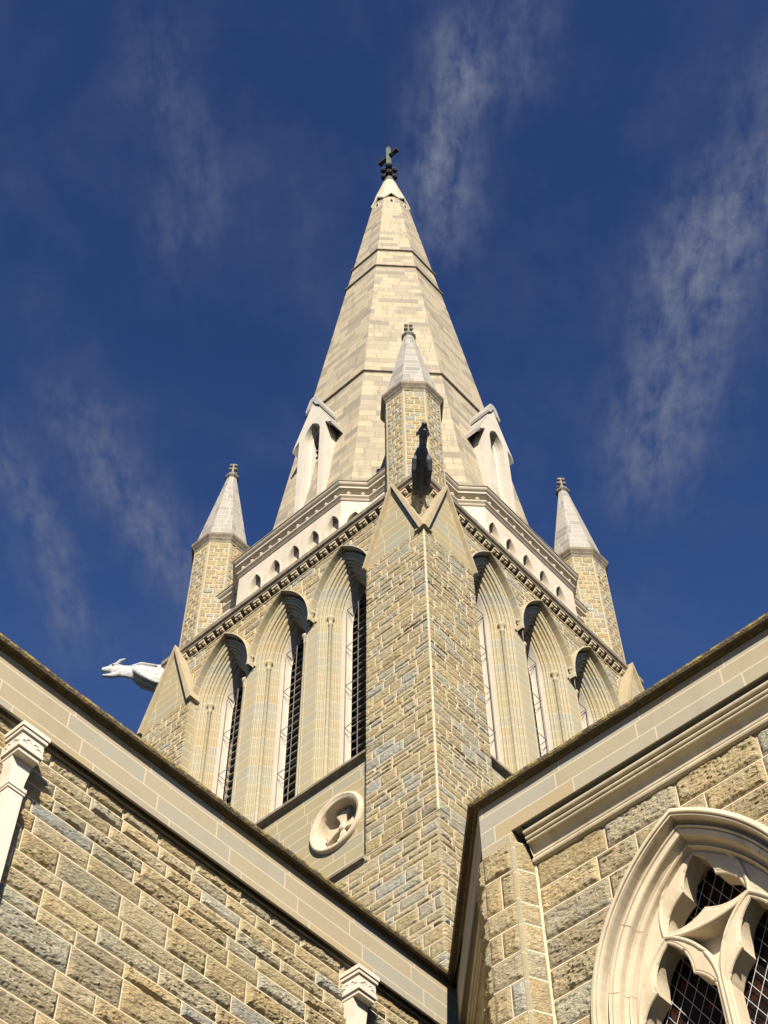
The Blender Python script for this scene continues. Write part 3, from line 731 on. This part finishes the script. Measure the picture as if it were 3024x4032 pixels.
def lucarne(N, lab):
    U = np.cross(Z, N); B = np.array([OX, OY, 0.]); ql = 4.80; f = face(N, ql); hw = .65
    ez, az = 49.25, 51.2
    mb = MB(); z0 = 41.0
    arc = arch_path(.40, 49.0, 41.2, .55, 8)
    put_plate(mb, plate([(-hw, z0), (hw, z0), (hw, 49.22), (.97, 48.86), (0, 51.40), (-.97, 48.86), (-hw, 49.22)], [arc], .25), f, 0, .25)
    for sg in (-1, 1): mb.obox(f(sg*hw-(.25 if sg > 0 else 0), z0, 2.6), U*.25, N*2.34, Z*(ez-z0))
    arch_sweep(mb, f, [(.40, .25), (.36, .25), (.36, .30), (.30, .36), (.30, .60)], 49.0, 41.2, .55)
    o = mb.build('lucarne', 'lucarne', spire)
    mb = MB()
    for sg in (-1, 1):   # steep roof slabs with overhanging eaves, then the ridge capping
        a = np.array([sg*1.0, 48.22]); b = np.array([0., 51.25]); th = np.array([sg*.0, -.26])
        s = [(0, 51.5), (sg*1.0, 48.95), (sg*.98, 48.75), (sg*.70, 49.25), (0, 51.05)]
        F = [f(u, v, .03) for u, v in s]; Bk = [f(u, v, 2.4) for u, v in s]
        mb.poly(F if sg < 0 else F[::-1]); n = len(s)
        for i in range(n-1): mb.poly([F[i], F[i+1], Bk[i+1], Bk[i]])
        s2 = [(0, 51.68), (sg*.16, 51.60), (sg*.36, 50.92), (sg*.32, 50.80), (sg*.16, 51.0), (0, 51.4)]
        F = [f(u, v, -.06) for u, v in s2]; Bk = [f(u, v, 2.0) for u, v in s2]
        mb.poly(F if sg < 0 else F[::-1])
        for i in range(len(s2)-1): mb.poly([F[i], F[i+1], Bk[i+1], Bk[i]])
    mb.build('gable_roof', 'roofstone', o)
    mb = MB(); z = 41.6
    while z < 49.7:
        w = .30 if z < 49.0 else max(.05, .30-(z-49.0)*.3)
        mb.obox(f(-w, z, .52), U*2*w, -N*.26+Z*.16, Z*.03); z += .42
    mb.obox(f(-.4, 41.2, .80), U*.8, -N*.03, Z*8.2, 1)
    mb.build('louvre', ['lucarne', 'dark'], o)
lucarne(NL, ''); lucarne(NR, '')

# cross on the spire
cr = thing('spire_cross', (OX, OY, 82.3), 'dark metal cross with leafy knops on the very tip of the spire', 'cross')
mb = MB(); R_ = [(.36, 82.3), (.27, 82.7), (.19, 83.2), (.16, 83.35)]
k = mb.add([(x, y, z) for a, z in R_ for x, y in octa(OX, OY, a)]); mb.quads([[k+r*8+i, k+r*8+(i+1) % 8, k+(r+1)*8+(i+1) % 8, k+(r+1)*8+i] for r in range(3) for i in range(8)])
mb.lathe((OX, OY, 0), [(.10, 83.3), (.10, 83.7), (.24, 83.76), (.26, 83.84), (.22, 83.92), (.09, 83.98), (.08, 84.6), (.1, 84.62)], 12)
mb.build('base_cone', 'lead', cr)
for z, r in ((83.42, .27), (84.42, .28)):
    mb = MB()
    for j in range(4):
        th = math.radians(-49+90*j); mb.ball((OX+r*math.cos(th), OY+r*math.sin(th), z), .21, 0, (1, 1, .85))
    mb.build('leaf_knop', 'iron', cr)
mb = MB(); mb.box((OX-.10, OY-.10, 84.5), (OX+.10, OY+.10, 87.9)); mb.box((OX-.12, OY-.12, 87.88), (OX+.12, OY+.12, 87.99)); mb.build('cross_shaft', 'verdigris', cr)
mb = MB(); mb.box((OX-.11, OY-.66, 86.5), (OX+.11, OY-.1, 86.72)); mb.box((OX-.11, OY+.1, 86.5), (OX+.11, OY+.66, 86.72))
for sg in (-1, 1): mb.box((OX-.13, OY+sg*.66-.05, 86.47), (OX+.13, OY+sg*.66+.05, 86.75)); mb.box((OX-.05, OY+sg*.36-.1, 86.47), (OX+.05, OY+sg*.36+.1, 86.49), 1)
mb.build('cross_arm', ['iron', 'verdigris'], cr)

# ------------------------------------------------------------------ gargoyles
def gargoyle(sx, sy, label, material):
    base = np.array([OX+sx*HW, OY+sy*HW, 0.]); dv = np.array([sx, sy, 0.])/math.sqrt(2); sd = np.array([-dv[1], dv[0], 0.])
    W3 = lambda t, s, z: base+dv*t+sd*s+Z*z
    mb = MB()
    def loft(st, seg=14):      # stations: (t, bottom, top, half width, side offset)
        R = []
        for t, lo, hi, w, so_ in st:
            for a in np.arange(seg)*2*math.pi/seg: R.append(W3(t, so_+w*math.cos(a), (lo+hi)/2+(hi-lo)/2*math.sin(a)))
        k = mb.add(R); n = len(st)
        mb.quads([[k+i*seg+q, k+i*seg+(q+1) % seg, k+(i+1)*seg+(q+1) % seg, k+(i+1)*seg+q] for i in range(n-1) for q in range(seg)])
        mb.poly(R[:seg][::-1]); mb.poly(R[-seg:])
    loft([(-.15, 38.50, 39.62, .17, 0), (.22, 38.48, 39.66, .17, 0), (.50, 38.60, 39.66, .18, 0), (.78, 38.76, 39.74, .19, 0), (.98, 38.86, 39.68, .17, 0), (1.10, 38.94, 39.60, .135, 0), (1.26, 38.99, 39.55, .112, 0), (1.42, 39.01, 39.56, .112, 0), (1.58, 39.04, 39.62, .13, 0), (1.72, 39.10, 39.58, .125, 0), (1.84, 39.20, 39.50, .10, 0), (2.0, 39.22, 39.44, .085, 0), (2.09, 39.26, 39.41, .06, 0)])
    loft([(1.55, 38.99, 39.22, .09, 0), (1.72, 38.96, 39.16, .085, 0), (1.90, 38.97, 39.09, .07, 0), (2.03, 38.99, 39.07, .05, 0)])
    for s_ in (-1, 1):
        mb.tube([W3(1.0, s_*.10, 39.3), W3(.93, s_*.19, 39.08), W3(.72, s_*.22, 38.84), W3(.45, s_*.20, 38.68), W3(.24, s_*.17, 38.60), W3(.14, s_*.17, 38.58)], [.10, .12, .09, .07, .085, .08], 10)
        mb.tube([W3(1.62, s_*.10, 39.52), W3(1.52, s_*.15, 39.63), W3(1.36, s_*.18, 39.72)], [.07, .06, .02], 8)
        mb.tube([W3(1.86, s_*.085, 39.44), W3(1.70, s_*.125, 39.50), W3(1.6, s_*.13, 39.45)], [.025, .035, .02], 8)
        mb.tube([W3(1.15, s_*.11, 39.42), W3(.85, s_*.17, 39.50), W3(.3, s_*.18, 39.42)], [.04, .06, .04], 8)
        for q in range(3): mb.tube([W3(.22, s_*.17+(q-1)*.05, 38.60), W3(.06, s_*.17+(q-1)*.06, 38.55)], [.04, .03], 6)
    th = thing('gargoyle', tuple(base+Z*39.3), label, 'gargoyle', 'gargoyles on the tower corners')
    ob = mb.build('body', material, th)
    md = ob.modifiers.new('join', 'REMESH'); md.mode = 'VOXEL'; md.voxel_size = .022; md.use_smooth_shade = True
    ms = ob.modifiers.new('soft', 'SMOOTH'); ms.iterations = 4; ms.factor = .5
    for s_ in (-1, 1):
        mb = MB(); mb.ball(W3(1.74, s_*.125, 39.44), .032); mb.build('eye', 'iron', th, True)
gargoyle(-1, 1, 'bright white beast gargoyle jutting out against the sky at the far left corner', 'white')
gargoyle(-1, -1, 'gargoyle seen from beneath, its dark belly in front of the near corner turret', 'shaded_white')

# ------------------------------------------------------------------ side wings in front of the tower
ZWB, ZWT = 13.82, 14.585
cop = [(-.02, ZWT-.03), (.03, ZWT-.03), (.045, ZWT), (.11, ZWT-.02), (.125, ZWT+.01), (.125, ZWT+.045), (.05, ZWT+.10), (-.3, ZWT+.12)]
# left wing
lw = thing('side_wing', (5, 12, 0), 'rock-faced stone wing with pale downpipes and smooth parapet band, running down to the lower middle', 'church wing')
XE = 12.62
mb = MB(); rngw = np.random.default_rng(5)
zsw = rand_courses(9.0, 13.80, (.19, .24, .31, .38), rngw)
rough(mb, (-2, 10.13, 0), NR, XE+2.2, zsw, .016, .052, 3, (.42, .85), .0135, fs=1.0)
mb.build('wall', ['rock', 'mortar'], lw)
mb = MB(); mb.box((-6, 10.145, 0), (XE+.2, 10.9, 13.5)); mb.box((-6, 10.15, 13.9), (13.2, 10.9, 14.6)); mb.build('wall_core', 'ashlar', lw)
mb = MB(); mb.box((-6, 10.0, ZWB+.1), (12.70, 10.319, ZWT)); mb.box((-6, 10.0, ZWB), (12.70, 10.03, ZWB+.1)); mb.build('parapet_band', 'band', lw)
mb = MB(); mb.sweep_plan([(-6, 10.13), (12.95, 10.13)], [(-.04, 13.79), (.03, 13.79), (.045, 13.81), (.03, 13.84), (.03, 13.90), (.085, 13.905), (.085, 13.85), (.115, 13.85), (.115, 13.905)]); mb.build('cornice', 'trim', lw)
jr = random.Random(4); jag = lambda p, q, n: [(p[0]+(q[0]-p[0])*i/n+(jr.uniform(-.007, .007) if 0 < i < n else 0), p[1]+(q[1]-p[1])*i/n+(jr.uniform(-.007, .007) if 0 < i < n else 0)) for i in range(n+1)]
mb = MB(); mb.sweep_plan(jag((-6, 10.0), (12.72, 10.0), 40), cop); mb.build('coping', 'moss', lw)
mb = MB(); mb.poly([(-6, 10.5, 14.5), (18.6, 10.5, 14.5), (18.6, 14.8, 17.0), (-6, 14.8, 17.0)]); mb.build('roof', 'slate', lw)
# downpipes with hopper heads
def shrink(mb, k=.985): mb.v = [CAM+(v-CAM)*k for v in mb.v]
def downpipe(x0, label):
    o = thing('downpipe', ((x0+.15)*.985, 10.0, 0), label, 'downpipe', 'pale downpipes on the left wing')
    x1 = x0+.305; xm = (x0+x1)/2; y0, y1 = 9.995, 10.30
    mb = MB()
    mb.box((x0-.035, y0-.035, 13.74), (x1+.035, y1, 13.80)); mb.box((x0-.02, y0-.02, 13.69), (x1+.02, y1, 13.738)); mb.box((x0+.004, y0+.004, 13.64), (x1-.004, y1, 13.69))
    mb.box((x0, y0, 13.52), (x1, y1, 13.638)); mb.box((x0-.012, y0-.012, 13.47), (x1+.012, y1, 13.518)); 
    mb.box((x0+.012, y0+.012, 13.42), (x1-.012, y1, 13.468))
    yp = 10.075; w = .10
    rings = []
    for t, z in ((0, 13.44), (.12, 13.36), (.45, 13.26), (.8, 13.17), (1, 13.03)):
        wx = .132*(1-t)+w*.93*t; ya = (y0+.115)*(1-t)+(yp+.03)*t
        rings.append([(xm-wx, ya, z), (xm+wx, ya, z), (xm+wx, y1, z), (xm-wx, y1, z)])
    for r1, r2 in zip(rings[:-1], rings[1:]):
        for i in range(4): mb.poly([r1[i], r1[(i+1) % 4], r2[(i+1) % 4], r2[i]])
    # leaf relief
    for s in (-1, 1):
        for (dx, dz, rot) in ((.05, .02, 1), (.095, -.015, -1)):
            pts = [(xm+s*(dx+.028*math.cos(a)), y0-.002, 13.575+dz+.022*math.sin(a)) for a in np.linspace(.2, 3.0, 7)]; mb.tube(pts, .008, 5)
            ym = (y0+y1)/2; pts = [(x0-.002, ym+s*(dx+.028*math.cos(a)), 13.575+dz+.022*math.sin(a)) for a in np.linspace(.2, 3.0, 7)]; mb.tube(pts, .008, 5)
    shrink(mb); mb.build('hopper', 'pipe', o)
    mb = MB(); mb.box((xm-w, yp, 0), (xm+w, 10.26, 13.0)); mb.box((xm-w-.018, yp-.018, 12.99), (xm+w+.018, 10.30, 13.035)); mb.box((xm-w-.012, yp-.012, 12.95), (xm+w+.012, 10.29, 12.975))
    for zc in (11.0, 9.0, 7.0): mb.box((xm-w-.02, yp-.02, zc), (xm+w+.02, 10.33, zc+.1))
    shrink(mb); mb.build('pipe', 'pipe', o)
downpipe(5.56, 'upper left downpipe with square hopper, cut off by the left edge of the picture')
downpipe(10.845, 'downpipe whose square hopper shows at the bottom, close to where the two wings meet')

# right wing
rw = thing('side_wing', (13, 3, 0), 'stone wing with large traceried window and corner pier, on the lower right', 'church wing')
XB, XW = 10.43, 10.68; YE = 7.70; YQ = 7.26; YW = 7.14
chE = (12.62, YE+(12.62-XB))   # the canted face runs at 45 degrees to the left wing
chE = (XB+2.28, YE+2.28)
YC, HZ, HC = 5.43, 11.1, 1.13; KW = 10.68/10.88   # window laid out on a plane at 10.88, then brought forward
mb = MB(); zsr = rand_courses(8.0, 13.53, (.22, .28, .34, .38), np.random.default_rng(9))
U = np.cross(Z, NL)
mskw = lambda u, v: ~inside_arch((YW-u)/KW, 1.7+(v-1.7)/KW, YC, 1.33, HZ, HC)
rough(mb, (XW, YW, 0), NL, 12.0, zsr, .0165, .058, 31, (.42, .9), .0135, mskw, fs=1.0)
mb.build('wall', ['rock', 'mortar'], rw)
mb = MB(); mb.box((XW+.75, -8, 0), (XW+.9, YQ, 14.5)); mb.box((XW+.02, YC+1.3, 0), (XW+.7, YQ, 13.5)); mb.box((XW+.02, -8, 0), (XW+.7, YC-1.5, 13.5)); mb.box((XW+.02, -8, 13.2), (XW+.7, YQ, 14.5))
mb.build('wall_core', 'ashlar', rw)
mb = MB()   # corner pier, front and right-hand return
zq = rand_courses(8.6, 13.79, (.30, .36, .42, .48), np.random.default_rng(12))
rough(mb, (XB, YE, 0), NL, YE-YQ-.03, zq, .0155, .045, 51, mt=.014, joints=[(.55,), (), (.42,), ()])
cv = np.array([XW-XB, YW-YQ, 0.]); Lc = np.linalg.norm(cv); cd = cv/Lc; nq = np.array([cd[1], -cd[0], 0.])
rough(mb, np.array([XB, YQ, 0])+cd*.03, nq, Lc-.05, zq, .02, .03, 52, mt=.018, joints=[()])
cn = np.array([-1., 1, 0])/math.sqrt(2)
rough(mb, (XB+.32, YE+.32, 0), cn, .45, zq, .02, .09, 53, mt=.02, joints=[()])
mb.box((XB-.006, YQ-.006, 8.6), (XB+.03, YQ+.03, 13.79), 2); mb.box((XW-.025, YW-.012, 8.6), (XW+.01, YW+.01, 13.53), 1)
mb.faces([(XB+.012, YQ, 8.6), (XW, YW+.012, 8.6), (XW, YE-.006, 8.6), (XB+.012, YE-.006, 8.6), (XB+.012, YQ, 13.79), (XW, YW+.012, 13.79), (XW, YE-.006, 13.79), (XB+.012, YE-.006, 13.79)], [[0, 1, 5, 4], [1, 2, 6, 5], [2, 3, 7, 6], [3, 0, 4, 7], [4, 5, 6, 7]], 2)
mb.build('corner_pier', ['rock', 'mortar', 'jamb'], rw)
planB = [(12.71, 9.98), (XB, YE), (XB, -8)]
mb = MB(); mb.sweep_plan(planB, [(-.5, 13.97), (-.02, 13.97), (-.02, 13.95), (0, 13.95), (0, ZWT), (-.5, ZWT)], mi=0)
mb.obox((XB, YQ, 13.79), (0, YE-YQ, 0), (.24, 0, 0), (0, 0, .161), 0)
mb.build('parapet_band', 'band', rw)
mb = MB()
def circ_prof(c, r, a0, a1, n=7): return [(c[0]+r*math.cos(math.radians(a)), c[1]+r*math.sin(math.radians(a))) for a in np.linspace(a0, a1, n)]
prc = [(-.02, 13.50)]+circ_prof((.03, 13.545), .042, -100, 85)+[(.035, 13.60), (.02, 13.62)]+circ_prof((.175, 13.62), .145, 178, 112, 8)+[(.128, 13.752)]+circ_prof((.118, 13.772), .026, -80, 70, 6)+circ_prof((.142, 13.815), .026, -80, 85, 6)+[(.11, 13.845), (.11, 13.875)]+circ_prof((.165, 13.885), .036, -120, 90, 9)+[(.14, 13.93), (.14, 13.972), (.236, 13.972)]
mb.sweep_plan([(XW, YW), (XW, -8)], prc)
mb.build('cornice', 'cornice', rw)
mb = MB(); mb.sweep_plan([(12.96, 9.83), (XW-.07, YE-.177)], prc); mb.build('cornice', 'cornice', rw)
mb = MB(); a = np.array([XB+.32, YE-.13, 0.]); mb.poly([(10.62, 7.54, 0), (13.1, 10.02, 0), (13.1, 10.02, 13.96), (10.62, 7.54, 13.96)]); mb.build('canted_wall', 'ashlar', rw)
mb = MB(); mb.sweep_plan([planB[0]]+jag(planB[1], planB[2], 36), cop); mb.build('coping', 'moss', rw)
mb = MB(); mb.poly([(XB+.2, -8, 14.5), (XB+.2, 7.7, 14.5), (12.8, 10.2, 14.5), (18, 14, 17), (18, -8, 17)]); mb.build('roof', 'slate', rw)

# traceried window
def fR(u, v, d=0.0): return np.array([XW+d*KW, (YC+u)*KW, 1.7+(v-1.7)*KW])       # here u is towards +y (left in the picture)
mb = MB()
hoodp = [(1.385, .02), (1.385, -.05), (1.375, -.085), (1.36, -.10), (1.325, -.11), (1.312, -.105), (1.308, -.075), (1.298, -.075), (1.292, -.095), (1.28, -.09), (1.272, -.06), (1.268, .03), (1.255, .07)]
ordp = [(1.255, .07), (1.232, .065), (1.226, .03), (1.218, .005), (1.205, -.005), (1.192, .005), (1.185, .03), (1.178, .018), (1.17, .012), (1.12, .03), (1.112, .05), (1.108, .12), (1.09, .155), (1.07, .16), (1.058, .14), (1.048, .13), (1.036, .15), (1.03, .19), (1.025, .21), (1.02, .56)]
arch_sweep(mb, fR, ordp, HZ, 8.0, HC, n=24)
for sg in (-1, 1):
    for th in (-9, 12, 31):
        t_ = math.radians(max(th, 0)); rows = []
        for Wd, dd in ordp:
            R = Wd+HC
            if th < 0: base = np.array([Wd, HZ-.38]); tg = np.array([0, 1.])
            else: base = np.array([-HC+R*math.cos(t_), HZ+R*math.sin(t_)]); tg = np.array([-math.sin(t_), math.cos(t_)])
            if base[0] < 0: continue
            rows.append((base-tg*.0028, base+tg*.0028, dd-.0025))
        k = mb.add([fR(sg*q[0], q[1], dd) for a, b, dd in rows for q in (a, b)]); mb.quads([[k+2*i, k+2*i+1, k+2*i+3, k+2*i+2] for i in range(len(rows)-1)], 1)
win = mb.build('window', ['winframe', 'joint'], rw)
mb = MB(); arch_sweep(mb, fR, hoodp, HZ, None, HC, n=24)
for sg in (-1, 1):
    for q in ((0, 0, .07), (.04, -.05, .05), (-.04, -.06, .05), (0, -.10, .05), (.03, .04, .04)): mb.ball(fR(sg*1.33+q[0], HZ+.08+q[1], -.06), q[2])
mb.build('hood_mould', 'winframe', win)
def arc_pts(p, q, bulge, n=8):
    """arc from p to q; bulge >0 to the left of travel"""
    p, q = np.array(p, float), np.array(q, float); dv = q-p; nn = np.array([-dv[1], dv[0]])
    return [tuple(p+dv*t+nn*bulge*4*t*(1-t)) for t in np.linspace(0, 1, n)]
def mirror(pts, c=0.0): return [(2*c-u, v) for u, v in pts]
# top cell (three foils) over two cusped lights
def cj(*a):
    o = list(a[0])
    for q in a[1:]: o += q[1:]
    return o
cellR = cj(arc_pts((0, 12.15), (-.50, 12.09), .12, 9), arc_pts((-.50, 12.09), (-.215, 12.50), .15, 10), arc_pts((-.215, 12.50), (0, 12.90), .12, 10))
cell = cellR+mirror(cellR)[::-1][1:-1]
def light(c):
    R = cj([(-.455, 9.0), (-.455, 11.22)], arc_pts((-.455, 11.20), (-.235, 11.50), .105, 8), arc_pts((-.235, 11.50), (0, 12.0), .135, 11))
    return [(c+u, v) for u, v in R+mirror(R)[::-1][1:]]
lightL, lightR = light(.51), light(-.51)
tri = cj(arc_pts((-.33, 11.97), (.33, 11.97), -.07, 7), arc_pts((.33, 11.97), (0, 11.48), -.06, 6), arc_pts((0, 11.48), (-.33, 11.97), -.06, 6))[:-1]
outer = [(u, v) for u, v in arch_path(1.03, HZ, 8.0, HC, 20)]
mb = MB(); put_plate(mb, plate(outer, [cell, lightL, lightR, tri], .30, .025), fR, 0, .50)
put_plate(mb, plate([(u*1.04, 11.75+(v-11.75)*1.04) for u, v in tri], [], .05), fR, 0, .45)
def rod(pts, r=.026, closed=False, d=.205): mb.tube([fR(u, v, d) for u, v in pts], r, 8, 0, closed)
def grow(pts, k, c): return [(c[0]+(u-c[0])*k, c[1]+(v-c[1])*k) for u, v in pts]
for pts in (cell, lightL, lightR): rod(pts, .021, True, .225)
for s_ in (-1, 1):
    rod(cj(arc_pts((s_*.515, 12.045), (0, 12.955), -s_*.19, 14)), .024)
    rod(cj(arc_pts((s_*.51, 12.06), (s_*.02, 11.30), -s_*.13, 12), [(s_*.02, 11.30), (s_*.02, 8.5)]), .022)
    rod(arc_pts((s_*.51, 12.06), (s_*.985, 11.22), s_*.10, 12), .02)
rod(cj(arc_pts((.515, 12.05), (0, 11.955), .05, 6), arc_pts((0, 11.955), (-.515, 12.05), .05, 6)), .022)
mb.build('tracery', 'winframe', win)
mb = MB(); mb.poly([fR(-1.1, 8, .56), fR(1.1, 8, .56), fR(1.1, 13.1, .56), fR(-1.1, 13.1, .56)]); mb.build('pane', 'glass', win)
mb = MB(); sp = .27
for k in range(-30, 46):
    for s in (-1, 1):
        # slanting wires clipped to the window box
        pts = []
        for u in np.linspace(-1.04, 1.04, 40):
            v = 8.6+(k-8)*sp+s*(u+1.04)*1.8
            if 8.4 < v < 13.0: pts.append((u, v))
        if len(pts) > 1: mb.tube([fR(*pts[0], .525), fR(*pts[-1], .525)], .0045, 4)
mb.build('wire_guard', 'wire', win)
